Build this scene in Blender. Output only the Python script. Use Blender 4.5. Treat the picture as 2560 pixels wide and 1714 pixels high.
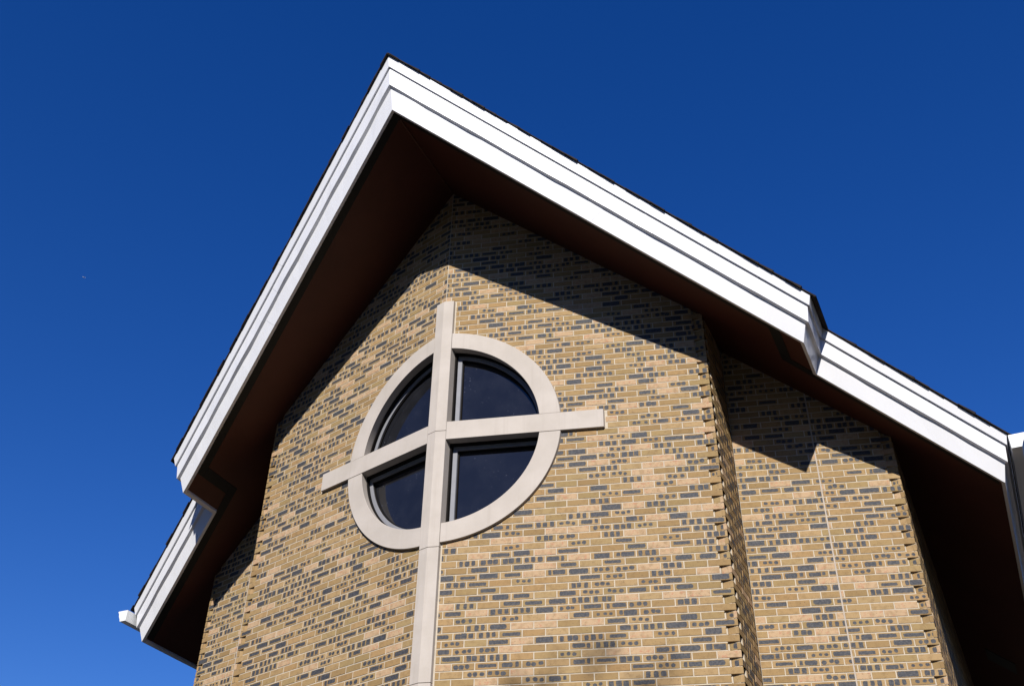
import bpy, math, random
from mathutils import Vector, Matrix

random.seed(7)
for o in list(bpy.data.objects):
    bpy.data.objects.remove(o, do_unlink=True)
scn = bpy.context.scene
col = scn.collection

# ------------------------------------------------------------------ camera
EYE = 1.6                                   # camera height above the ground
CX, CY = 4.49931, -7.73247
YAW, PITCH, ROLL, FPX = -0.44594, 0.64407, 0.01885, 2643.89
FW = Vector((math.sin(YAW)*math.cos(PITCH), math.cos(YAW)*math.cos(PITCH), math.sin(PITCH)))
RT = Vector((math.cos(YAW), -math.sin(YAW), 0))
UP = RT.cross(FW)
RT, UP = math.cos(ROLL)*RT+math.sin(ROLL)*UP, -math.sin(ROLL)*RT+math.cos(ROLL)*UP
CAM = Vector((CX, CY, EYE))
cd = bpy.data.cameras.new('camera')
cam = bpy.data.objects.new('camera', cd)
col.objects.link(cam)
cam.matrix_world = Matrix(((RT.x, UP.x, -FW.x, CAM.x), (RT.y, UP.y, -FW.y, CAM.y), (RT.z, UP.z, -FW.z, CAM.z), (0, 0, 0, 1)))
cd.sensor_fit = 'HORIZONTAL'
cd.sensor_width = 36.0
cd.lens = FPX*36.0/2560.0
cd.clip_start = 0.1
cd.clip_end = 30000
scn.camera = cam

def project(p):
    d = Vector(p)-CAM
    z = d.dot(FW)
    return 1280+FPX*d.dot(RT)/z, 857-FPX*d.dot(UP)/z, z

# ------------------------------------------------------------------ sky and sun
SUN_AZ, SUN_EL = math.radians(16.4), math.radians(31.0)   # azimuth from -Y towards +X
SUND = Vector((math.sin(SUN_AZ)*math.cos(SUN_EL), -math.cos(SUN_AZ)*math.cos(SUN_EL), math.sin(SUN_EL)))
world = bpy.data.worlds.new('World')
scn.world = world
world.use_nodes = True
wn = world.node_tree
bg = wn.nodes['Background']
sky = wn.nodes.new('ShaderNodeTexSky')
sky.sky_type = 'NISHITA'
sky.sun_disc = False
sky.sun_elevation = SUN_EL
sky.sun_rotation = math.pi-SUN_AZ           # measured clockwise from +Y
sky.altitude = 300
sky.air_density = 1.0
sky.dust_density = 0.0
sky.ozone_density = 4.0
hsv = wn.nodes.new('ShaderNodeHueSaturation')
hsv.inputs['Saturation'].default_value = 1.31
hsv.inputs['Value'].default_value = 1.0
hsv.inputs['Hue'].default_value = 0.52
wn.links.new(sky.outputs[0], hsv.inputs['Color'])
wn.links.new(hsv.outputs[0], bg.inputs[0])
bg.inputs[1].default_value = 0.096
ld = bpy.data.lights.new('sun', 'SUN')
ld.energy = 5.0
ld.angle = math.radians(0.53)
ld.color = (1.0, 0.955, 0.89)
sun = bpy.data.objects.new('sun', ld)
col.objects.link(sun)
sun.rotation_euler = (-SUND).to_track_quat('-Z', 'Y').to_euler()
sun.location = (8, -20, 20)
scn.view_settings.view_transform = 'Standard'
scn.view_settings.look = 'None'
scn.view_settings.exposure = 0.42
scn.view_settings.gamma = 1.0
scn.view_settings.use_curve_mapping = False

# ------------------------------------------------------------------ materials
def mat(name):
    m = bpy.data.materials.new(name)
    m.use_nodes = True
    nt = m.node_tree
    return m, nt, nt.nodes['Principled BSDF']

class NB:                                    # small node-writing helper
    def __init__(s, nt): s.nt = nt
    def n(s, t, **k):
        x = s.nt.nodes.new(t)
        for a, v in k.items(): setattr(x, a, v)
        return x
    def put(s, sock, v):
        if isinstance(v, bpy.types.NodeSocket): s.nt.links.new(v, sock)
        elif v is not None: sock.default_value = v
    def m(s, op, a, b=None, c=None, clamp=False):
        x = s.n('ShaderNodeMath', operation=op, use_clamp=clamp)
        s.put(x.inputs[0], a); s.put(x.inputs[1], b)
        if c is not None: s.put(x.inputs[2], c)
        return x.outputs[0]
    def v(s, op, a, b=None):
        x = s.n('ShaderNodeVectorMath', operation=op)
        s.put(x.inputs[0], a); s.put(x.inputs[1], b)
        return x.outputs['Value'] if op == 'LENGTH' else x.outputs[0]
    def mix(s, f, a, b, mode='MIX'):
        x = s.n('ShaderNodeMix', data_type='RGBA', blend_type=mode)
        s.put(x.inputs[0], f); s.put(x.inputs[6], a); s.put(x.inputs[7], b)
        return x.outputs[2]
    def noise(s, vec, scale, detail=3, rough=0.55, out=0):
        x = s.n('ShaderNodeTexNoise')
        s.put(x.inputs['Vector'], vec); x.inputs['Scale'].default_value = scale
        x.inputs['Detail'].default_value = detail; x.inputs['Roughness'].default_value = rough
        return x.outputs[out]
    def ramp(s, f, lo, hi, a=0.0, b=1.0):
        x = s.n('ShaderNodeMapRange', interpolation_type='SMOOTHSTEP')
        s.put(x.inputs['Value'], f)
        for i, q in zip((1, 2, 3, 4), (lo, hi, a, b)): x.inputs[i].default_value = q
        return x.outputs[0]
    def bump(s, h, strength, dist):
        x = s.n('ShaderNodeBump')
        x.inputs['Strength'].default_value = strength; x.inputs['Distance'].default_value = dist
        s.put(x.inputs['Height'], h)
        return x.outputs[0]
    def pos(s): return s.n('ShaderNodeNewGeometry').outputs['Position']

ALB = 0.75
def simple(name, c, rough=0.6, spec=0.5, var=0.0, scale=6.0, bump=0.0, bscale=60.0, metal=0.0):
    m, nt, b = mat(name)
    k = NB(nt)
    c = [q*ALB for q in c]
    b.inputs['Roughness'].default_value = rough
    b.inputs['Specular IOR Level'].default_value = spec
    b.inputs['Metallic'].default_value = metal
    p = k.pos()
    if var:
        f = k.ramp(k.noise(p, scale, 5), 0.3, 0.7)
        d = [max(0, q*(1-var)) for q in c]; e = [min(1, q*(1+var)) for q in c]
        k.put(b.inputs['Base Color'], k.mix(f, (*d, 1), (*e, 1)))
    else:
        b.inputs['Base Color'].default_value = (*c, 1)
    if bump:
        k.put(b.inputs['Normal'], k.bump(k.noise(p, bscale, 4), bump, 0.004))
    return m

def brick_material():
    m, nt, b = mat('flashed_brick')
    k = NB(nt)
    uv = k.n('ShaderNodeAttribute', attribute_name='face_uv').outputs['Vector']
    tone = k.n('ShaderNodeAttribute', attribute_name='tone')
    sep = k.n('ShaderNodeSeparateColor'); k.put(sep.inputs[0], tone.outputs['Color'])
    tval, pink, rnd = sep.outputs
    seed = tone.outputs['Alpha']
    off = k.n('ShaderNodeCombineXYZ'); k.put(off.inputs[2], k.m('MULTIPLY', seed, 40.0))
    p3 = k.v('ADD', uv, off.outputs[0])
    wob = k.v('SUBTRACT', k.noise(p3, 55, 2, out=1), (0.5, 0.5, 0.5))
    sc = k.n('ShaderNodeVectorMath', operation='SCALE'); k.put(sc.inputs[0], wob); sc.inputs['Scale'].default_value = 0.0125
    wob2 = k.v('SUBTRACT', k.noise(p3, 260, 2, out=1), (0.5, 0.5, 0.5))
    sc2 = k.n('ShaderNodeVectorMath', operation='SCALE'); k.put(sc2.inputs[0], wob2); sc2.inputs['Scale'].default_value = 0.0022
    q = k.v('ADD', k.v('ADD', uv, sc.outputs[0]), sc2.outputs[0])
    dmin = None
    for nm in ('spot_a', 'spot_b', 'spot_c'):
        at = k.n('ShaderNodeAttribute', attribute_name=nm)
        sp = k.n('ShaderNodeSeparateColor'); k.put(sp.inputs[0], at.outputs['Color'])
        qs = k.n('ShaderNodeSeparateXYZ'); k.put(qs.inputs[0], q)
        hx, hy = sp.outputs[2], at.outputs['Alpha']
        r = k.m('MULTIPLY', k.m('MINIMUM', hx, hy), rnd)
        ax = k.m('SUBTRACT', k.m('ABSOLUTE', k.m('SUBTRACT', qs.outputs[0], sp.outputs[0])), k.m('SUBTRACT', hx, r))
        ay = k.m('SUBTRACT', k.m('ABSOLUTE', k.m('SUBTRACT', qs.outputs[1], sp.outputs[1])), k.m('SUBTRACT', hy, r))
        mx, my = k.m('MAXIMUM', ax, 0.0), k.m('MAXIMUM', ay, 0.0)
        d = k.m('SUBTRACT', k.m('SQRT', k.m('ADD', k.m('MULTIPLY', mx, mx), k.m('MULTIPLY', my, my))), r)
        d = k.m('ADD', d, k.m('MINIMUM', k.m('MAXIMUM', ax, ay), 0.0))
        dmin = d if dmin is None else k.m('MINIMUM', dmin, d)
    mask = k.ramp(dmin, -0.0016, 0.0016, 1.0, 0.0)
    halo = k.ramp(dmin, 0.0, 0.009, 1.0, 0.0)
    # body colour
    cr = k.n('ShaderNodeValToRGB'); k.put(cr.inputs[0], tval)
    e = cr.color_ramp.elements
    e[0].position = 0.0; e[0].color = (0.325, 0.213, 0.098, 1)
    e[1].position = 1.0; e[1].color = (0.480, 0.332, 0.172, 1)
    z = e.new(0.5); z.color = (0.410, 0.275, 0.130, 1)
    hue = k.m('FRACT', k.m('MULTIPLY', seed, 7.13))
    tan = k.mix(k.ramp(hue, 0.0, 0.35, 0.55, 0.0), cr.outputs[0], (0.345, 0.262, 0.120, 1))
    tan = k.mix(k.ramp(hue, 0.72, 1.0, 0.0, 0.55), tan, (0.45, 0.275, 0.125, 1))
    body = k.mix(k.ramp(pink, 0.35, 0.65), tan, (0.575, 0.402, 0.245, 1))
    cloud = k.noise(p3, 22, 4)
    body = k.mix(k.m('MULTIPLY', k.ramp(cloud, 0.42, 0.72), 0.48), body, (0.265, 0.170, 0.080, 1))
    rosy = k.m('MULTIPLY', k.ramp(k.noise(k.v('ADD', p3, (3, 1, 9)), 34, 3), 0.53, 0.70), k.ramp(pink, 0.35, 0.65))
    body = k.mix(k.m('MULTIPLY', rosy, 0.65), body, (0.52, 0.235, 0.145, 1))
    body = k.mix(k.m('MULTIPLY', halo, 0.35), body, (0.34, 0.232, 0.098, 1))
    grain = k.noise(p3, 420, 3)
    body = k.mix(k.ramp(grain, 0.30, 0.70, 0.22, 0.0), body, (0.20, 0.13, 0.062, 1))
    fleck = k.ramp(k.noise(k.v('ADD', k.v('MULTIPLY', p3, (0.75, 1.3, 1.0)), (7, 4, 2)), 75, 2), 0.645, 0.71)
    body = k.mix(k.m('MULTIPLY', fleck, 0.6), body, (0.12, 0.085, 0.065, 1))
    dark = k.mix(k.ramp(k.noise(p3, 60, 4), 0.35, 0.7), (0.052, 0.055, 0.066, 1), (0.100, 0.100, 0.106, 1))
    k.put(b.inputs['Base Color'], k.mix(1.0, k.mix(mask, body, dark), (ALB, ALB, ALB, 1), 'MULTIPLY'))
    k.put(b.inputs['Roughness'], k.m('MULTIPLY_ADD', mask, -0.30, 0.90))
    b.inputs['Specular IOR Level'].default_value = 0.13
    hgt = k.m('ADD', k.m('MULTIPLY', grain, 0.5), k.m('MULTIPLY', mask, 0.25))
    k.put(b.inputs['Normal'], k.bump(hgt, 0.35, 0.0018))
    return m

def stone_material():
    m, nt, b = mat('cast_stone')
    k = NB(nt); p = k.pos()
    base = k.mix(k.ramp(k.noise(p, 3.0, 5), 0.3, 0.7), (0.53, 0.475, 0.42, 1), (0.60, 0.54, 0.485, 1))
    st = k.n('ShaderNodeMapping'); k.put(st.inputs[0], p); st.inputs['Scale'].default_value = (26, 26, 0.9)
    streak = k.ramp(k.noise(st.outputs[0], 1.0, 4), 0.52, 0.76)
    base = k.mix(k.m('MULTIPLY', streak, 0.16), base, (0.33, 0.28, 0.235, 1))
    g = k.noise(p, 330, 3)
    base = k.mix(k.ramp(g, 0.3, 0.62, 0.16, 0.0), base, (0.34, 0.29, 0.245, 1))
    k.put(b.inputs['Base Color'], k.mix(1.0, base, (ALB, ALB, ALB, 1), 'MULTIPLY'))
    b.inputs['Roughness'].default_value = 0.85
    b.inputs['Specular IOR Level'].default_value = 0.3
    k.put(b.inputs['Normal'], k.bump(g, 0.18, 0.001))
    return m

def glass_material():
    m, nt, b = mat('dark_glass')
    k = NB(nt); p = k.pos()
    speck = k.ramp(k.noise(p, 60, 2, 0.5), 0.70, 0.76)
    patch = k.ramp(k.noise(p, 3.5, 4), 0.35, 0.75)
    film = k.m('MULTIPLY_ADD', patch, 0.005, 0.0085)
    v = k.m('ADD', film, k.m('MULTIPLY', k.m('MULTIPLY', speck, patch), 0.14))
    c = k.n('ShaderNodeCombineColor')
    k.put(c.inputs[0], v); k.put(c.inputs[1], k.m('MULTIPLY', v, 1.05)); k.put(c.inputs[2], k.m('MULTIPLY', v, 1.3))
    k.put(b.inputs['Base Color'], c.outputs[0])
    b.inputs['Roughness'].default_value = 0.02
    b.inputs['IOR'].default_value = 1.52
    return m

def metal_white(name, c, rough):
    m, nt, b = mat(name)
    k = NB(nt); p = k.pos()
    st = k.n('ShaderNodeMapping'); k.put(st.inputs[0], p); st.inputs['Scale'].default_value = (2.2, 2.2, 2.2)
    f = k.ramp(k.noise(st.outputs[0], 1.0, 4), 0.3, 0.75)
    grime = k.ramp(k.noise(k.v('ADD', p, (9, 3, 1)), 9.0, 6, 0.65), 0.58, 0.80)
    base = k.mix(f, (*[q*0.97 for q in c], 1), (*c, 1))
    base = k.mix(k.m('MULTIPLY', grime, 0.06), base, (0.42, 0.40, 0.36, 1))
    k.put(b.inputs['Base Color'], base)
    b.inputs['Roughness'].default_value = rough
    b.inputs['Specular IOR Level'].default_value = 0.30
    k.put(b.inputs['Normal'], k.bump(k.noise(p, 2.0, 1), 0.08, 0.02))
    return m

def ground_material():
    m, nt, b = mat('dark_ground')  # unseen ground, invented as dark asphalt to cut bounce and deepen shade
    k = NB(nt); p = k.pos()
    c = k.mix(k.ramp(k.noise(p, 0.4, 6), 0.3, 0.7), (0.036, 0.036, 0.037, 1), (0.055, 0.053, 0.05, 1))
    c = k.mix(k.ramp(k.noise(p, 90, 3), 0.5, 0.75, 0.0, 0.6), c, (0.10, 0.097, 0.09, 1))
    k.put(b.inputs['Base Color'], c)
    b.inputs['Roughness'].default_value = 0.92
    k.put(b.inputs['Normal'], k.bump(k.noise(p, 120, 3), 0.5, 0.006))
    return m

M = dict(
    brick=brick_material(),
    mortar=simple('mortar', (0.575, 0.50, 0.395), 0.95, 0.04, 0.10, 14, 0.4, 300),
    stone=stone_material(),
    glass=glass_material(),
    fascia=metal_white('white_fascia_metal', (0.665, 0.668, 0.69), 0.30),
    gutter=metal_white('white_gutter_metal', (0.68, 0.69, 0.69), 0.3),
    soffit=simple('soffit_brown', (0.085, 0.024, 0.014), 0.6, 0.3, 0.10, 2.0, 0.1, 40),
    vent=simple('vent_black', (0.012, 0.012, 0.011), 0.7, 0.3),
    louvre=simple('louvre_grey', (0.07, 0.07, 0.068), 0.6, 0.3),
    frame=simple('window_aluminium', (0.27, 0.275, 0.30), 0.6, 0.2, 0.05, 8),
    gasket=simple('window_gasket', (0.015, 0.013, 0.012), 0.8, 0.05),
    sealant=simple('sealant', (0.50, 0.43, 0.36), 0.9, 0.2, 0.05, 8),
    shingle=simple('asphalt_shingle', (0.035, 0.028, 0.025), 0.95, 0.2, 0.35, 9, 0.6, 180),
    deck=simple('roof_underlay', (0.06, 0.045, 0.038), 0.9, 0.2),
    ground=ground_material(),
    bark=simple('tree_bark', (0.12, 0.09, 0.065), 0.95, 0.2, 0.3, 12, 0.6, 40),
    leaf=simple('tree_leaf', (0.055, 0.060, 0.022), 0.7, 0.3, 0.4, 3),
    plane=simple('aircraft_white', (0.8, 0.8, 0.82), 0.4, 0.5),
)

# ------------------------------------------------------------------ mesh helpers
def link(name, me, parent=None, m=None):
    o = bpy.data.objects.new(name, me)
    col.objects.link(o)
    if parent: o.parent = parent
    if m and me: me.materials.append(m)
    return o

def mesh_obj(name, verts, faces, m, parent=None, smooth=False):
    me = bpy.data.meshes.new(name)
    me.from_pydata([tuple(v) for v in verts], [], faces)
    me.validate(); me.update()
    if smooth:
        for p in me.polygons: p.use_smooth = True
    return link(name, me, parent, m)

class MB:
    def __init__(s): s.v = []; s.f = []
    def add(s, vs, fs):
        b = len(s.v); s.v += [Vector(q) for q in vs]; s.f += [tuple(i+b for i in f) for f in fs]
    def prism(s, bottom, top):                # two matching rings
        n = len(bottom)
        s.add(list(bottom)+list(top), [tuple(range(n-1, -1, -1)), tuple(range(n, 2*n))] +
              [(i, (i+1) % n, n+(i+1) % n, n+i) for i in range(n)])
    def sweep(s, rings, closed=False):        # rings of equal length, capped
        n = len(rings[0]); b = len(s.v)
        for r in rings: s.v += [Vector(q) for q in r]
        k = len(rings)
        for j in range(k if closed else k-1):
            a, c = b+j*n, b+((j+1) % k)*n
            for i in range(n): s.f.append((a+i, a+(i+1) % n, c+(i+1) % n, c+i))
        if not closed:
            s.f.append(tuple(range(b+n-1, b-1, -1))); s.f.append(tuple(range(b+(k-1)*n, b+k*n)))
    def build(s, name, m, parent=None, smooth=False, fix=True):
        o = mesh_obj(name, s.v, s.f, m, parent, smooth)
        if fix:
            import bmesh
            bm = bmesh.new(); bm.from_mesh(o.data)
            bmesh.ops.recalc_face_normals(bm, faces=bm.faces)
            bm.to_mesh(o.data); bm.free()
        return o

def bevel(o, w=0.004, seg=2):
    md = o.modifiers.new('edge', 'BEVEL'); md.width = w; md.segments = seg; md.limit_method = 'ANGLE'
    md.angle_limit = math.radians(35)
    return o

# ------------------------------------------------------------------ measured building
AL = 0.26051; CA, SA, TA = math.cos(AL), math.sin(AL), math.tan(AL)
A_, C_, UC = 2.69684, 4.21296, 3.47451       # facet end, second facet end, control joint (along facet)
SB = 0.6855                                  # set-back between the two facets
PR = 0.0351                                  # stone stands proud of the brick
WP, HB = 0.10671, 0.1016                     # half widths of cross post and arms
E0 = EYE
ZC = 5.56515+E0
RU, RZ, IU, IZ = 1.24598, 1.2102, 1.04049, 1.01689
ZT = 7.21355+E0; LB = 1.66274
ZJ = [4.31552+E0, 3.06218+E0]
SOF0, SOFT = 8.872+E0, 0.824                 # soffit at ridge, slope
XS = [A_*CA, C_*CA]
Y1 = A_*SA; Y2 = Y1+SB; Y3 = C_*SA+SB
CH = 0.06773; BL = 0.2032; JT = 0.0095       # course height, brick module, joint
ZB0 = ZC-1.5*CH                              # a bed joint at the underside of the arms

church = bpy.data.objects.new('church_building', None)
col.objects.link(church)
church['label'] = 'tan brick church gable with white fascia, stone cross and round window'
church['category'] = 'building'

wall = None

# ---- brick records ------------------------------------------------------
def facet_frame(kind, side):
    """origin, along-direction and outward normal of a brick plane (z up)"""
    if kind == 'main': return Vector((0, 0, 0)), Vector((side*CA, SA, 0)), Vector((side*SA, -CA, 0))
    if kind == 'second': return Vector((0, SB, 0)), Vector((side*CA, SA, 0)), Vector((side*SA, -CA, 0))
    if kind == 'return': return Vector((side*XS[0], 0, 0)), Vector((0, 1, 0)), Vector((side, 0, 0))
    if kind == 'flank': return Vector((side*XS[1], 0, 0)), Vector((0, 1, 0)), Vector((side, 0, 0))
    if kind == 'head0': return Vector((0, Y1+0.004, 0)), Vector((side, 0, 0)), Vector((0, -1, 0))
    if kind == 'head1': return Vector((0, Y3+0.004, 0)), Vector((side, 0, 0)), Vector((0, -1, 0))

def clip(poly, a, b, c):
    """keep a*s+b*t<=c"""
    out = []
    for i in range(len(poly)):
        p, q = poly[i], poly[(i+1) % len(poly)]
        fp, fq = a*p[0]+b*p[1]-c, a*q[0]+b*q[1]-c
        if fp <= 0: out.append(p)
        if (fp < 0 < fq) or (fq < 0 < fp):
            w = fp/(fp-fq); out.append((p[0]+w*(q[0]-p[0]), p[1]+w*(q[1]-p[1])))
    res = []
    for p in out:
        if not res or math.hypot(p[0]-res[-1][0], p[1]-res[-1][1]) > 1e-4: res.append(p)
    if len(res) > 1 and math.hypot(res[0][0]-res[-1][0], res[0][1]-res[-1][1]) < 1e-4: res.pop()
    return res

def area(p): return 0.5*sum(p[i][0]*p[(i+1) % len(p)][1]-p[(i+1) % len(p)][0]*p[i][1] for i in range(len(p)))

def inset(poly, w):
    n = len(poly); out = []
    for i in range(n):
        p0, p1, p2 = poly[i-1], poly[i], poly[(i+1) % n]
        d1 = (p1[0]-p0[0], p1[1]-p0[1]); d2 = (p2[0]-p1[0], p2[1]-p1[1])
        l1, l2 = math.hypot(*d1), math.hypot(*d2)
        n1, n2 = (-d1[1]/l1, d1[0]/l1), (-d2[1]/l2, d2[0]/l2)
        k = 1+n1[0]*n2[0]+n1[1]*n2[1]
        k = max(k, 0.4)
        out.append((p1[0]+w*(n1[0]+n2[0])/k, p1[1]+w*(n1[1]+n2[1])/k))
    return out

records = []
def add_brick(kind, side, poly, s0, s1, t0, depth=0.03):
    if len(poly) < 3 or area(poly) < 0.00025: return
    ss = [p[0] for p in poly]; ts = [p[1] for p in poly]
    if max(ss)-min(ss) < 0.008 or max(ts)-min(ts) < 0.008: return
    L, h = s1-s0, CH-JT
    g = random.random
    pink = 1.0 if g() < 0.105 else 0.0
    r = g(); sp = []; rnd = 1.0
    jit = lambda a: (g()-0.5)*2*a
    full = L > 0.13
    if pink: pass
    elif full:
        if r < 0.20:                                             # three round spots
            q = 0.0140+0.0060*g(); rnd = 0.98; k0 = jit(0.012)
            sp = [(L*f+k0+jit(0.008), h*0.5+jit(0.006), q*(1.0+0.25*g()), q*(0.85+0.3*g())) for f in (0.22, 0.5, 0.77)]
        elif r < 0.36:                                           # three square patches
            q = 0.0175+0.006*g(); rnd = 0.30+0.3*g()
            sp = [(L*f+jit(0.008), h*0.5+jit(0.003), q*(0.8+0.35*g()), h*0.5*(0.74+0.18*g())) for f in (0.19, 0.5, 0.80)]
        elif r < 0.56:                                           # one long bar
            rnd = 0.25+0.65*g()
            sp = [(L*0.5+jit(0.010), h*0.5+jit(0.004), L*0.5*(0.70+0.22*g()), h*0.5*(0.48+0.42*g()))]
        elif r < 0.62:                                           # dot and block
            rnd = 0.55; a = [(0.2, 0.015), (0.63, 0.052)]
            if g() < 0.5: a = [(1-f, w) for f, w in a]
            sp = [(L*f+jit(0.006), h*0.5+jit(0.003), w*(0.85+0.3*g()), h*0.5*(0.6+0.25*g())) for f, w in a]
    else:
        if r < 0.42:
            q = 0.016+0.01*g(); rnd = 0.35+0.6*g()
            sp = [(L*(0.45+0.25*g()), h*0.5+jit(0.004), q, h*0.5*(0.5+0.35*g()))]
        elif r < 0.52:
            rnd = 0.9; sp = [(L*0.28, h*0.5, 0.012, 0.016), (L*0.70, h*0.5, 0.012, 0.016)]
    tone = (min(1, max(0, random.gauss(0.5, 0.30))), pink, rnd, g())
    records.append(dict(kind=kind, side=side, poly=poly, s0=s0, t0=t0, tone=tone, spots=sp, depth=depth,
                        proud=jit(0.0011), full=full and len(poly) == 4 and area(poly) > 0.9*L*h))

def sof_t(kind, side):
    """half plane s*a+t*b<=c below the soffit for a plane"""
    if kind in ('main', 'second'): return (SOFT*CA, 1.0, SOF0+0.01)
    if kind == 'return': return (0.0, 1.0, SOF0-SOFT*XS[0]+0.01)
    if kind == 'flank': return (0.0, 1.0, SOF0-SOFT*XS[1]+0.01)
    return (SOFT, 1.0, SOF0+0.01)

n_lo = int(math.floor((0.02-ZB0)/CH))+1
n_hi = int((SOF0-ZB0)/CH)+1
core = MB()
SOL = 0.0034                                  # mortar recess

def core_strip(kind, side, s0, s1, t0, t1, rec=SOL, back=0.16):
    poly = clip([(s0, t0), (s1, t0), (s1, t1), (s0, t1)], *sof_t(kind, side))
    if len(poly) < 3 or area(poly) < 1e-5: return
    o, d, n = facet_frame(kind, side)
    P = lambda p, w: o+d*p[0]+n*w+Vector((0, 0, p[1]))
    core.prism([P(p, -rec) for p in poly], [P(p, -rec-back) for p in poly])

def ell(u_r, z_r, t):
    q = 1-((t-ZC)/z_r)**2
    return u_r*math.sqrt(q) if q > 0 else 0.0

def start_u(t0, t1):
    """where the brickwork of a course starts on the main facet (hidden inside the stone)"""
    u = 0.0055
    if t0 < ZT-0.01: u = WP+0.016
    if t1 <= ZC+HB+0.004 and t0 >= ZC-HB-0.004: return LB+0.010
    inn = max(ell(IU, IZ, t) for t in (t0, (t0+t1)/2, t1))
    if t0 < ZC < t1: inn = IU
    o_ = min(ell(RU, RZ, t) for t in (t0, t1))
    if max(ell(RU, RZ, t0), ell(RU, RZ, t1)) > 0:
        u = max(u, (inn+o_)/2 if o_ > 0 else inn+0.02)
    return u

def lay(kind, side, sa, sb, anchor, t0, joints=()):
    """bricks of one course between sa and sb, perpends at anchor-k*BL"""
    t1 = t0+CH
    cut = [sa]+[j for j in joints if sa < j < sb]+[sb]
    k = math.floor((anchor-sb)/BL)
    while True:
        e1 = anchor-k*BL; e0 = e1-BL
        if e1 <= sa: break
        b0, b1 = e0+JT/2, e1-JT/2
        tj = t0+JT/2
        for i in range(len(cut)-1):
            lo = cut[i]+(0.007 if i > 0 else 0); hi = cut[i+1]-(0.007 if i < len(cut)-2 else 0)
            c0, c1 = max(b0, lo), min(b1, hi)
            if c1-c0 < 0.012: continue
            poly = clip([(c0, tj), (c1, tj), (c1, tj+CH-JT), (c0, tj+CH-JT)], *sof_t(kind, side))
            add_brick(kind, side, poly, b0, b1, tj, 0.10 if (kind in ('main', 'second') and c1 > sb-0.004 and sb in (A_, C_)) else 0.03)
        k += 1

FLANK = 13.59-Y3
def box(a, b, t0, kind):
    return clip([(a, t0+JT/2), (b, t0+JT/2), (b, t0+CH-JT/2), (a, t0+CH-JT/2)], *sof_t(kind, 1))
for side in (1, -1):
    for n in range(n_lo, n_hi+1):
        t0 = ZB0+n*CH; t1 = t0+CH
        odd = n % 2
        # main facet
        u0 = start_u(t0, t1)
        if odd:
            lay('main', side, u0, A_-0.1016-JT*0.2, A_-0.1016+JT/2, t0)
            core_strip('main', side, max(u0-0.03, 0) if u0 > 0.1 and u0 < 1.5 else (u0-0.012 if u0 > 1 else 0.0), A_-0.104, t0, t1)
            core_strip('main', side, A_-0.108, A_-0.089, t0, t1-JT, rec=0.021, back=0.08)
            core_strip('second', side, C_-0.108, C_-0.089, t0, t1-JT, rec=0.021, back=0.08)
            # squint header
            X = XS[0]
            add_brick('head0', side, box(X-0.092, X, t0, 'head0'), X-0.092, X, t0+JT/2, 0.19)
            add_brick('return', side, box(Y1, Y1+0.194, t0, 'return'), Y1, Y1+0.194, t0+JT/2)
            lay('return', side, Y1+0.2032, Y2-0.004, Y1+0.2032+JT/2, t0)
        else:
            lay('main', side, u0, A_, A_+JT/2, t0)
            core_strip('main', side, max(u0-0.03, 0) if u0 > 0.1 and u0 < 1.5 else (u0-0.012 if u0 > 1 else 0.0), A_-0.104, t0, t1)
            lay('return', side, Y1+0.0965, Y2-0.004, Y1+0.1016+JT/2, t0)
        core_strip('return', side, Y1+0.10, Y2, t0, t1)
        # second facet
        if odd:
            lay('second', side, A_+0.004, C_-0.1016-JT*0.2, C_-0.1016+JT/2, t0, (UC,))
            X = XS[1]
            add_brick('head1', side, box(X-0.092, X, t0, 'head1'), X-0.092, X, t0+JT/2, 0.19)
            add_brick('flank', side, box(Y3, Y3+0.194, t0, 'flank'), Y3, Y3+0.194, t0+JT/2)
            lay('flank', side, Y3+0.2032, Y3+FLANK, Y3+0.2032+JT/2, t0)
        else:
            lay('second', side, A_+0.004, C_, C_+JT/2, t0, (UC,))
            lay('flank', side, Y3+0.0965, Y3+FLANK, Y3+0.1016+JT/2, t0)
        core_strip('second', side, A_+0.001, C_-0.104, t0, t1)
        core_strip('flank', side, Y3+0.10, 13.6, t0, t1)
        # bed joints at the squint corners
        for X, Y, kd in ((XS[0], Y1, 'main'), (XS[1], Y3, 'second')):
            if t0 > SOF0-SOFT*X-0.02: continue
            ring = [(X-0.20, Y-0.20*TA+0.006), (X-0.100, Y-0.100*TA+0.006), (X-0.098, Y+0.0055), (X-0.006, Y+0.0055), (X-0.032, Y+0.092), (X-0.032, Y+0.100), (X-0.006, Y+0.102), (X-0.006, Y+0.22), (X-0.15, Y+0.22)]
            core.prism([(side*x, y, t0-JT/2) for x, y in ring], [(side*x, y, t0+JT/2) for x, y in ring])
wall = core.build('wall', M['mortar'], church)

# ---- brick meshes --------------------------------------------------------
def brick_geo(r, basis):
    """verts, faces, uvs for a brick; basis maps (s,t,w) to coordinates"""
    poly = r['poly']; n = len(poly); pr = r['proud']
    ins = inset(poly, 0.0022)
    ring = [(p, pr-0.0020) for p in poly]; front = [(p, pr) for p in ins]; back = [(p, -r['depth']) for p in poly]
    allp = front+ring+back
    vs = [basis(p[0], p[1], w) for p, w in allp]
    fs = [tuple(range(n))]
    for i in range(n):
        j = (i+1) % n
        fs.append((n+i, n+j, j, i)); fs.append((2*n+i, 2*n+j, n+j, n+i))
    uv = [(p[0]-r['s0'], p[1]-r['t0'], w) for p, w in allp]
    if r['side'] < 0 or r['kind'] == '': fs = [tuple(reversed(f)) for f in fs]
    return vs, fs, uv

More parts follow.
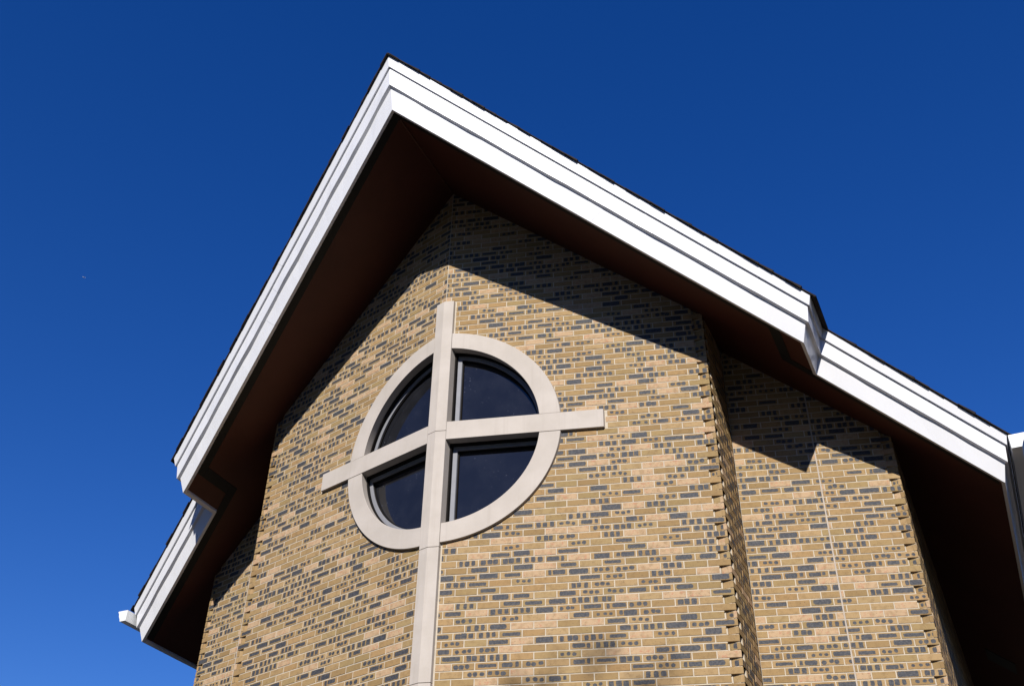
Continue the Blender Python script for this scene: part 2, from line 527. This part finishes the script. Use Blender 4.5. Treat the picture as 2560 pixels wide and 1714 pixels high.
def set_attrs(me, uvs, face_recs):
    a = me.attributes.new('face_uv', 'FLOAT_VECTOR', 'POINT')
    a.data.foreach_set('vector', [c for u in uvs for c in u])
    for nm in ('tone', 'spot_a', 'spot_b', 'spot_c'):
        at = me.attributes.new(nm, 'FLOAT_COLOR', 'FACE')
        buf = []
        for r in face_recs:
            if nm == 'tone': buf += list(r['tone'])
            else:
                i = 'abc'.index(nm[-1])
                buf += list(r['spots'][i]) if i < len(r['spots']) else [-1.0, -1.0, 0.001, 0.001]
        at.data.foreach_set('color', buf)

def world_of(r, s, t, w=0):
    o, d, n = facet_frame(r['kind'], r['side'])
    return o+d*s+n*w+Vector((0, 0, t))

for r in records:
    cs = sum(p[0] for p in r['poly'])/len(r['poly']); ct = sum(p[1] for p in r['poly'])/len(r['poly'])
    w = world_of(r, cs, ct); x, y, z = project(w)
    r['c'] = (cs, ct)
    n = facet_frame(r['kind'], r['side'])[2]
    facing = max(0.0, (CAM-w).normalized().dot(n))
    hidden = r['kind'] in ('second', 'head1', 'flank') and r['side'] < 0 and x > 380
    lit = 1.0
    r['score'] = (area(r['poly'])*facing/(z*z)) if (20 < x < 2540 and 20 < y < 1700 and not hidden) else 0
order = sorted(range(len(records)), key=lambda i: -records[i]['score'])
single = set(order[:300])

big = MB(); big_uv = []; big_rec = []
for i, r in enumerate(records):
    if i in single: continue
    o, d, n = facet_frame(r['kind'], r['side'])
    vs, fs, uv = brick_geo(r, lambda s, t, w: o+d*s+n*w+Vector((0, 0, t)))
    big.add(vs, fs); big_uv += uv; big_rec += [r]*len(fs)
me = bpy.data.meshes.new('brickwork')
me.from_pydata([tuple(v) for v in big.v], [], big.f); me.update()
set_attrs(me, big_uv, big_rec)
bw = link('brickwork', me, wall, M['brick']); bw['kind'] = 'stuff'
for i in order[:300]:
    r = records[i]
    o, d, n = facet_frame(r['kind'], r['side'])
    cs, ct = r['c']
    vs, fs, uv = brick_geo(r, lambda s, t, w: Vector((s-cs, w, t-ct)))
    if n.dot(Vector((0, 0, 1)).cross(d)) < 0:     # frame (d, n, z) handedness
        pass
    me = bpy.data.meshes.new('brick')
    me.from_pydata([tuple(v) for v in vs], [], fs); me.update()
    set_attrs(me, uv, [r]*len(fs))
    b = link('brick', me, wall, M['brick'])
    c = o+d*cs+Vector((0, 0, ct))
    b.matrix_local = Matrix(((d.x, n.x, 0, c.x), (d.y, n.y, 0, c.y), (d.z, n.z, 1, c.z), (0, 0, 0, 1)))

# ---- control joints ------------------------------------------------------
for side in (1, -1):
    j = MB(); o, d, n = facet_frame('second', side)
    zt = SOF0-SOFT*UC*CA
    P = lambda s, w, z: o+d*s+n*w+Vector((0, 0, z))
    j.prism([P(UC+a, w, 0.0) for a, w in ((-0.0065, -0.002), (0.0065, -0.002), (0.0065, -0.05), (-0.0065, -0.05))],
            [P(UC+a, w, zt) for a, w in ((-0.0065, -0.002), (0.0065, -0.002), (0.0065, -0.05), (-0.0065, -0.05))])
    j.build('control_joint', M['sealant'], wall)

# ---- stone cross ---------------------------------------------------------
def fp(side, u, z, off):                      # point on a plane parallel to the main facet, folded at x=0
    return Vector((side*u*CA, u*SA-off/CA, z))
cross = bpy.data.objects.new('cross', None); col.objects.link(cross); cross.parent = church
DEP = -0.10
zs = [ZT, ZC, ZJ[0], ZJ[1], 1.75+E0, 0.35]
for a, b in zip(zs[:-1], zs[1:]):
    g = 0.0022
    ring = lambda z: [fp(-1, WP, z, PR), fp(1, 0, z, PR), fp(1, WP, z, PR), fp(1, WP, z, DEP), fp(1, 0, z, DEP), fp(-1, WP, z, DEP)]
    s = MB(); s.prism(ring(b+g), ring(a-g)); bevel(s.build('post_stone', M['stone'], cross), 0.003)
back = MB()                                    # mortar inside the post joints
ring = lambda z: [fp(-1, WP-0.006, z, PR-0.008), fp(1, 0, z, PR-0.008), fp(1, WP-0.006, z, PR-0.008), fp(1, WP-0.006, z, DEP+0.01), fp(1, 0, z, DEP+0.01), fp(-1, WP-0.006, z, DEP+0.01)]
back.prism(ring(0.36), ring(ZT-0.01)); back.build('post_joint_mortar', M['mortar'], cross)
for side in (1, -1):
    s = MB(); u0, u1 = WP+0.0025, LB
    q = lambda u: [fp(side, u, ZC-HB, PR), fp(side, u, ZC+HB, PR), fp(side, u, ZC+HB, DEP), fp(side, u, ZC-HB, DEP)]
    s.prism(q(u0), q(u1)); bevel(s.build('arm_stone', M['stone'], cross), 0.003)

# ---- ring of stone round the window, four quarters -----------------------
surround = bpy.data.objects.new('window_surround', None); col.objects.link(surround); surround.parent = church
def arc(side, v, ru, rz, umin, zmin, n=40):
    """points (u,z) of an elliptical quarter between the arm and the post"""
    a0 = math.asin(zmin/rz); a1 = math.acos(umin/ru)
    return [(ru*math.cos(a0+(a1-a0)*i/n), ZC+v*rz*math.sin(a0+(a1-a0)*i/n)) for i in range(n+1)]
PS = PR-0.0035
for side in (1, -1):
    for v in (1, -1):
        O_ = arc(side, v, RU, RZ, WP+0.003, HB+0.003); I_ = arc(side, v, IU, IZ, WP+0.003, HB+0.003)
        s = MB()
        s.sweep([[fp(side, o[0], o[1], PS), fp(side, i[0], i[1], PS), fp(side, i[0], i[1], DEP), fp(side, o[0], o[1], DEP)] for o, i in zip(O_, I_)])
        bevel(s.build('ring_stone', M['stone'], surround), 0.003)

# ---- four windows --------------------------------------------------------
for side in (1, -1):
    for v in (1, -1):
        win = bpy.data.objects.new('window', None); col.objects.link(win); win.parent = church
        def loop(g, n=36):
            """closed outline of the quarter opening shrunk by g"""
            pts = arc(side, v, IU-g, IZ-g, WP+g, HB+g, n)
            return pts+[(WP+g, ZC+v*(HB+g))]
        def band(name, g0, g1, w0, w1, m):
            a, b = loop(g0), loop(g1)
            s = MB()
            s.sweep([[fp(side, *p, w0), fp(side, *q, w0), fp(side, *q, w1), fp(side, *p, w1)] for p, q in zip(a, b)], closed=True)
            return bevel(s.build(name, m, win), 0.0015, 1)
        band('gasket', -0.02, 0.014, DEP+0.040, DEP-0.05, M['gasket'])  # gasket, brought forward so its black also paints the reveal's shade
        band('frame', 0.012, 0.056, DEP-0.004, DEP-0.07, M['frame'])
        band('glazing_bead', 0.055, 0.068, DEP-0.022, DEP-0.06, M['gasket'])
        s = MB(); L = loop(0.062)
        s.prism([fp(side, *p, DEP-0.040) for p in L], [fp(side, *p, DEP-0.052) for p in L])
        s.build('pane', M['glass'], win)

# ------------------------------------------------------------------ roof edge
YA, ZA, SL, XJ, BE, SK, XE = -1.62017, 9.52423+E0, 0.71043, 3.72454, 0.47905, 0.54843, 5.05968
KX, KE, SL2 = 0.86763, 0.71855, 0.05332
O1, D1, O2, D2, O3, D3, O4, D4 = 0.02846, 0.13977, 0.07437, 0.3850, 0.11288, 0.41799, 0.17008, 0.68224
TS, TB = math.tan(SL), math.tan(BE)
YB = 14.0
def corner(k, o):
    """plan x, y of corner k of the roof edge, set in by o"""
    x = {'A': 0.0, 'J': XJ-o*KX, 'K': XJ-o*KX, 'E': XE-o*KE, 'B': XE-o*KE}[k]
    y = YA+x*TB+o/math.cos(BE)+(SK if k in 'KEB' else 0)
    return x, (YB if k == 'B' else y)
def edge(side, k0, k1, t, o, d):
    x0, y0 = corner(k0, o); x1, y1 = corner(k1, o)
    x, y = x0+(x1-x0)*t, y0+(y1-y0)*t
    return Vector((side*x, y, ZA-x*TS-d*(1-SL2*x)))
wig = [random.random()*6.28 for _ in range(8)]
def wave(s, i): return 0.5*math.sin(5.3*s+wig[i])+0.35*math.sin(11.7*s+wig[i+1])+0.15*math.sin(23*s+wig[i+2])
BANDS = {
    'top': [(0.0, -0.010), (O1, D1), (O1+0.03, D1), (0.05, -0.010)],
    'mid': [(O1+0.020, D1-0.012), (O2, D2), (O3+0.010, D3-0.002), (O3+0.035, D2-0.06), (O1+0.05, D1-0.012)],
    'low': [(O3-0.002, D3-0.012), (O4, D4), (O4+0.036, D4), (O4+0.036, D4-0.024), (O3+0.045, D3+0.06), (O3+0.04, D3-0.012)],
}
RUNS = {'AJ': 4.9, 'JK': 0.55, 'KE': 1.9, 'EB': 12.4}
for side in (1, -1):
    for run, ln in RUNS.items():
        fas = bpy.data.objects.new('fascia', None); col.objects.link(fas); fas.parent = church
        for bi, (bn, prof) in enumerate(BANDS.items()):
            cuts = [0.0, 1.0]
            if run == 'AJ': cuts = [0.0, {'top': 0.56, 'mid': 0.56, 'low': 0.60}[bn] if side > 0 else {'top': 0.50, 'mid': 0.555, 'low': 0.625}[bn], 1.0]
            if run == 'EB': cuts = [0.0, 0.28, 0.56, 0.8, 1.0]
            for ci in range(len(cuts)-1):
                t0, t1 = cuts[ci], cuts[ci+1]
                n = max(2, int((t1-t0)*ln/0.16)); rings = []
                for i in range(n+1):
                    t = t0+(t1-t0)*i/n
                    rg = []
                    for pi, (o, d) in enumerate(prof):
                        tt = t
                        if run == 'AJ' and 0 < t < 1:                      # panel ends cut square to the rake
                            tt = t-d*0.115*(t/cuts[1] if ci == 0 else (1-t)/(1-cuts[1]))
                        if run == 'AJ' and ci == 1 and i == 0: tt += 0.0003
                        amp = 0.0
                        if bn == 'mid' and pi in (1, 2): amp = 0.006
                        if bn == 'low' and pi == 0: amp = 0.006
                        if bn == 'low' and pi in (1, 2): amp = 0.0015
                        o2 = o+amp*wave(tt*ln+side*3+bi, (pi+bi) % 5)+(0.0014 if ci % 2 else 0.0)
                        rg.append(edge(side, run[0], run[1], tt, o2 if 0 < t < 1 else o+(0.0014 if (ci % 2 and t < 1) else 0), d))
                    rings.append(rg)
                s = MB(); s.sweep(rings)
                s.build('fascia_panel', M['fascia'], fas)

# ---- soffit --------------------------------------------------------------
soffit = MB()
def sof(x, y, dz=0.0): return Vector((x, y, SOF0-SOFT*abs(x)+dz))
OI = O4+0.034
for side in (1, -1):
    P = [corner(k, OI) for k in 'AJKEB']
    xv = P[1][0]
    yj = lambda x: P[0][1]+(P[1][1]-P[0][1])*x/P[1][0]
    q1 = [(0, P[0][1]), P[1], (P[1][0], YB), (0, YB)]
    q2 = [P[2], P[3], (P[3][0], YB), (P[2][0], YB)]
    for q in (q1, q2):
        soffit.prism([sof(side*x, y) for x, y in q], [sof(side*x, y, 0.02) for x, y in q])
soffit = soffit.build('soffit', M['soffit'], church)
for side in (1, -1):
    P = {k: corner(k, OI) for k in 'AJKEB'}
    w = 0.105; oa, ob = OI+0.004, OI+0.004+w
    main = lambda x, o: YA+x*TB+o/math.cos(BE)
    sec = lambda x, o: main(x, o)+SK
    xo = XJ-0.17*KX-0.20; xi = xo-0.095
    strips = [
        [(0.0, main(0, oa)), (xo, main(xo, oa)), (xo, main(xo, ob)), (0.0, main(0, ob))],
        [(xi, main(xi, ob)+0.003), (xo, main(xo, ob)+0.003), (xo, sec(xo, oa)-0.003), (xi, sec(xi, oa)-0.003)],
        [(xi, sec(xi, oa)), (P['E'][0]-0.02, sec(P['E'][0]-0.02, oa)), (P['E'][0]-0.02, sec(P['E'][0]-0.02, ob)), (xi, sec(xi, ob))],
        [(XJ-0.17*KX-0.075, main(3.4, ob)), (XJ-0.17*KX-0.04, main(3.4, ob)), (XJ-0.17*KX-0.04, sec(3.5, oa)), (XJ-0.17*KX-0.075, sec(3.5, oa))],
    ]
    for i, q in enumerate(strips[:3]):
        s = MB(); s.prism([sof(side*x, y, -0.006) for x, y in q], [sof(side*x, y, 0.004) for x, y in q])
        s.build('vent_strip', M['vent'], soffit)
    s = MB(); q = [(4.37, 7.2), (4.68, 7.2), (4.68, 7.6), (4.37, 7.6)]
    s.prism([sof(side*x, y, -0.012) for x, y in q], [sof(side*x, y, 0.004) for x, y in q]); s.build('eave_vent', M['louvre'], soffit)
s = MB(); y0 = corner('A', OI)[1]+0.13
s.prism([sof(-0.008, y0, -0.012), sof(0.008, y0, -0.012), sof(0.008, -0.01, -0.012), sof(-0.008, -0.01, -0.012)],
        [sof(-0.008, y0, 0.004), sof(0.008, y0, 0.004), sof(0.008, -0.01, 0.004), sof(-0.008, -0.01, 0.004)])
s.build('ridge_trim', M['soffit'], soffit)

# ---- roof covering -------------------------------------------------------
roof = MB()
for side in (1, -1):
    rz = lambda x, dz: ZA-x*TS+dz
    for q in ([(0, corner('A', 0.06)[1]), corner('J', 0.06), (corner('J', 0.06)[0], YB), (0, YB)],
              [corner('K', 0.06), corner('E', 0.06), (corner('E', 0.06)[0], YB), (corner('K', 0.06)[0], YB)]):
        roof.prism([(side*x, y, rz(x, -0.03)) for x, y in q], [(side*x, y, rz(x, 0.012)) for x, y in q])
roof = roof.build('roof', M['deck'], church)
EXPO = 0.142*math.cos(SL)
for side in (1, -1):
    x = 0.0; i = 0
    while x < XE+0.02:
        x1 = min(x+EXPO, XE+0.045)
        for seg in (0, 1):
            lo, hi = (x, min(x1, XJ+0.045)) if seg == 0 else (max(x, XJ+0.045), x1)
            if hi-lo < 0.004: continue
            yf = lambda u: YA+u*TB+(SK if seg else 0)-0.022-jt
            jt = random.uniform(-0.008, 0.012)
            th = random.choice((0.010, 0.012, 0.016, 0.021))
            nx, nz = math.sin(SL), math.cos(SL)
            P = lambda u, y, h: Vector((side*(u+h*nx), y, ZA-u*TS+0.013+h*nz))
            lo2 = max(lo-0.012, 0.0)
            f = MB()
            f.add([P(lo2, yf(lo2), 0.004), P(hi, yf(hi), 0.0), P(hi, YB, 0.0), P(lo2, YB, 0.004),
                   P(lo2, yf(lo2), 0.010), P(hi, yf(hi), th), P(hi, YB, th), P(lo2, YB, 0.010)],
                  [(3, 2, 1, 0), (4, 5, 6, 7), (0, 1, 5, 4), (1, 2, 6, 5), (2, 3, 7, 6), (3, 0, 4, 7)])
            f.build('shingle', M['shingle'], roof)
        x = x1; i += 1
cap = MB(); rings = []
for y in (YA-0.028, YB):
    rings.append([(0.11*c, y+0.11*abs(c)*TB*(1 if y < 0 else 0), ZA+0.027-abs(0.11*c)*TS+(0.012 if abs(c) < 0.5 else 0.010)-0.018*(abs(c) < 0.12)) for c in (-1, -.5, -.25, 0, .25, .5, 1)] +
                 [(0.11*c, y+0.11*abs(c)*TB*(1 if y < 0 else 0), ZA+0.006-abs(0.11*c)*TS) for c in (1, .5, 0, -.5, -1)])
cap.sweep(rings); cap.build('ridge_cap', M['shingle'], roof)

# ---- gutters -------------------------------------------------------------
for side in (1, -1):
    gut = bpy.data.objects.new('gutter', None); col.objects.link(gut); gut.parent = church
    y0, y1 = 1.46, YB
    zt = 5.115+E0
    xi = XE+0.002
    prof = [(0.0, 0.0), (0.0, -0.135), (0.088, -0.135), (0.100, -0.100), (0.118, -0.070), (0.128, -0.028), (0.142, -0.016), (0.142, 0.0)]
    s = MB()
    inner = [(0.132, 0.0), (0.132, -0.010), (0.120, -0.024), (0.110, -0.066), (0.092, -0.096), (0.082, -0.127), (0.008, -0.127), (0.008, 0.0)]
    loop_ = prof+inner
    s.sweep([[(side*(xi+a), y, zt+b) for a, b in loop_] for y in (y0+0.006, y1)])
    s.build('trough', M['gutter'], gut)
    c = MB(); c.prism([(side*(xi+a), y0, zt+b) for a, b in prof], [(side*(xi+a), y0+0.006, zt+b) for a, b in prof])
    bevel(c.build('end_cap', M['gutter'], gut), 0.002)

# ------------------------------------------------------------------ rest of the building shell
s = MB()
s.prism([(-XS[1]+0.16, 13.6, 0), (XS[1]-0.16, 13.6, 0), (XS[1]-0.16, 13.4, 0), (-XS[1]+0.16, 13.4, 0)],
        [(-XS[1]+0.16, 13.6, SOF0-SOFT*XS[1]), (XS[1]-0.16, 13.6, SOF0-SOFT*XS[1]), (XS[1]-0.16, 13.4, SOF0-SOFT*XS[1]), (-XS[1]+0.16, 13.4, SOF0-SOFT*XS[1])])
s.build('rear_wall', M['mortar'], church)

# ------------------------------------------------------------------ ground
g = mesh_obj('ground', [(-3000, -3000, 0), (3000, -3000, 0), (3000, 3000, 0), (-3000, 3000, 0)], [(0, 1, 2, 3)], M['ground'])
g['kind'] = 'structure'
g['label'] = 'unseen ground around the church, made dark to keep the shade deep'

# ------------------------------------------------------------------ added trees that deepen the shade
# (unseen belt added to block horizon sky; the near tree's topmost twigs throw the faint blotches at the foot of the picture)
wood = MB(); bark = MB()
def tree(x, y, h, rad, leaves, size=1.0):
    z0 = h*0.22
    def limb(p, q, r0, r1):
        d = (q-p).normalized(); a = d.orthogonal().normalized(); b = d.cross(a)
        bark.sweep([[p+(a*math.cos(k)+b*math.sin(k))*r0 for k in [i*math.tau/6 for i in range(6)]],
                    [q+(a*math.cos(k)+b*math.sin(k))*r1 for k in [i*math.tau/6 for i in range(6)]]])
    base = Vector((x, y, -0.1)); top = Vector((x+random.uniform(-.4, .4), y+random.uniform(-.4, .4), h*0.86))
    limb(base, base.lerp(top, 0.4), h*0.018, h*0.013); limb(base.lerp(top, 0.4), top, h*0.013, 0.03)
    clumps = []
    for i in range(26):
        f = random.uniform(0.25, 1.0); c = base.lerp(top, f)
        a = random.uniform(0, math.tau); rr = rad*math.sin(math.pi*(0.18+0.80*f))*random.uniform(0.35, 1.0)
        e = c+Vector((math.cos(a)*rr, math.sin(a)*rr, rr*0.35))
        if i % 2 == 0: limb(c, e, 0.05, 0.015)
        clumps.append((e, rad*random.uniform(0.28, 0.48)))
    for i in range(leaves):
        e, r = clumps[i % len(clumps)]
        v = Vector((random.gauss(0, 1), random.gauss(0, 1), random.gauss(0, 0.8)))
        v = v.normalized()*r*random.random()**0.45
        p = e+v
        if p.z < z0*0.6 or p.z > h: continue
        a = Vector((random.gauss(0, 1), random.gauss(0, 1), random.gauss(0, 1))).normalized()
        b = a.orthogonal().normalized(); l = random.uniform(0.10, 0.20)*size
        wood.add([p-a*l, p-b*l*0.6, p+a*l, p+b*l*0.6], [(0, 1, 2, 3)])
rs = random.getstate(); random.seed(21)
tree(7.4, -18.6, 18.6, 2.6, 650, 0.6)
for k in range(25):
    az = math.radians(-92+k*8.6+random.uniform(-2, 2)); dist = random.uniform(25, 33)
    tree(2+dist*math.sin(az), -dist*math.cos(az), random.uniform(14.0, 16.0)*(dist/28)*(1.0 if -5 < math.degrees(az) < 38 else 1.22), random.uniform(3.0, 4.2), 2600, 1.6)
for k in range(9): tree(random.uniform(17, 21), -11+k*3.6, random.uniform(13, 16), random.uniform(2.8, 3.6), 2600, 1.8)
for k in range(7): tree(random.uniform(-27, -23), -16+k*3.6, random.uniform(15, 18), random.uniform(2.8, 3.6), 2600, 1.8)
random.setstate(rs)
wo = mesh_obj('sky_block_trees', wood.v+bark.v, wood.f+[tuple(i+len(wood.v) for i in f) for f in bark.f], M['leaf'])
wo.data.materials.append(M['bark'])
for p in wo.data.polygons[len(wood.f):]: p.material_index = 1
wo['kind'] = 'stuff'; wo['label'] = 'unseen belt of leafy trees added to block sky light'

# ------------------------------------------------------------------ far aircraft
pd = Vector((-0.64496489, 0.47841689, 0.59593419))
DIST = 9000.0
pl = bpy.data.objects.new('aeroplane', None); col.objects.link(pl)
pl.location = CAM+pd*DIST
pl.scale = (0.7, 0.7, 0.7)
pl['label'] = 'tiny pale speck of an aeroplane high in the blue sky at far left'
pl['category'] = 'aeroplane'
ax = Vector((-0.64415953+0.64586514, 0.47986765-0.47716864, 0.0)).normalized()
pl.rotation_euler = (0, 0, math.atan2(ax.y, ax.x))
s = MB(); rings = []
for x, r in ((-19, 0.4), (-16, 1.1), (-8, 2.0), (12, 2.0), (17, 1.4), (19, 0.3)):
    rings.append([(x, r*math.cos(a), r*math.sin(a)) for a in [i*math.pi/6 for i in range(12)]])
s.sweep(rings); s.build('fuselage', M['plane'], pl)
for sd in (1, -1):
    s = MB(); s.prism([(5, sd*1.5, -0.8), (-1, sd*1.5, -0.8), (-6, sd*17, 0.4), (-4.5, sd*17, 0.4)], [(5, sd*1.5, -0.3), (-1, sd*1.5, -0.3), (-6, sd*17, 0.6), (-4.5, sd*17, 0.6)])
    s.build('wing', M['plane'], pl)
    s = MB(); s.prism([(-15, sd*0.5, 0.6), (-18, sd*0.5, 0.6), (-19, sd*6, 0.9), (-18, sd*6, 0.9)], [(-15, sd*0.5, 0.8), (-18, sd*0.5, 0.8), (-19, sd*6, 1.0), (-18, sd*6, 1.0)])
    s.build('tailplane', M['plane'], pl)
s = MB(); s.prism([(-14, -0.2, 1.0), (-18, -0.2, 1.0), (-19.5, -0.1, 6.5), (-17.5, -0.1, 6.5)], [(-14, 0.2, 1.0), (-18, 0.2, 1.0), (-19.5, 0.1, 6.5), (-17.5, 0.1, 6.5)])
s.build('tail_fin', M['plane'], pl)
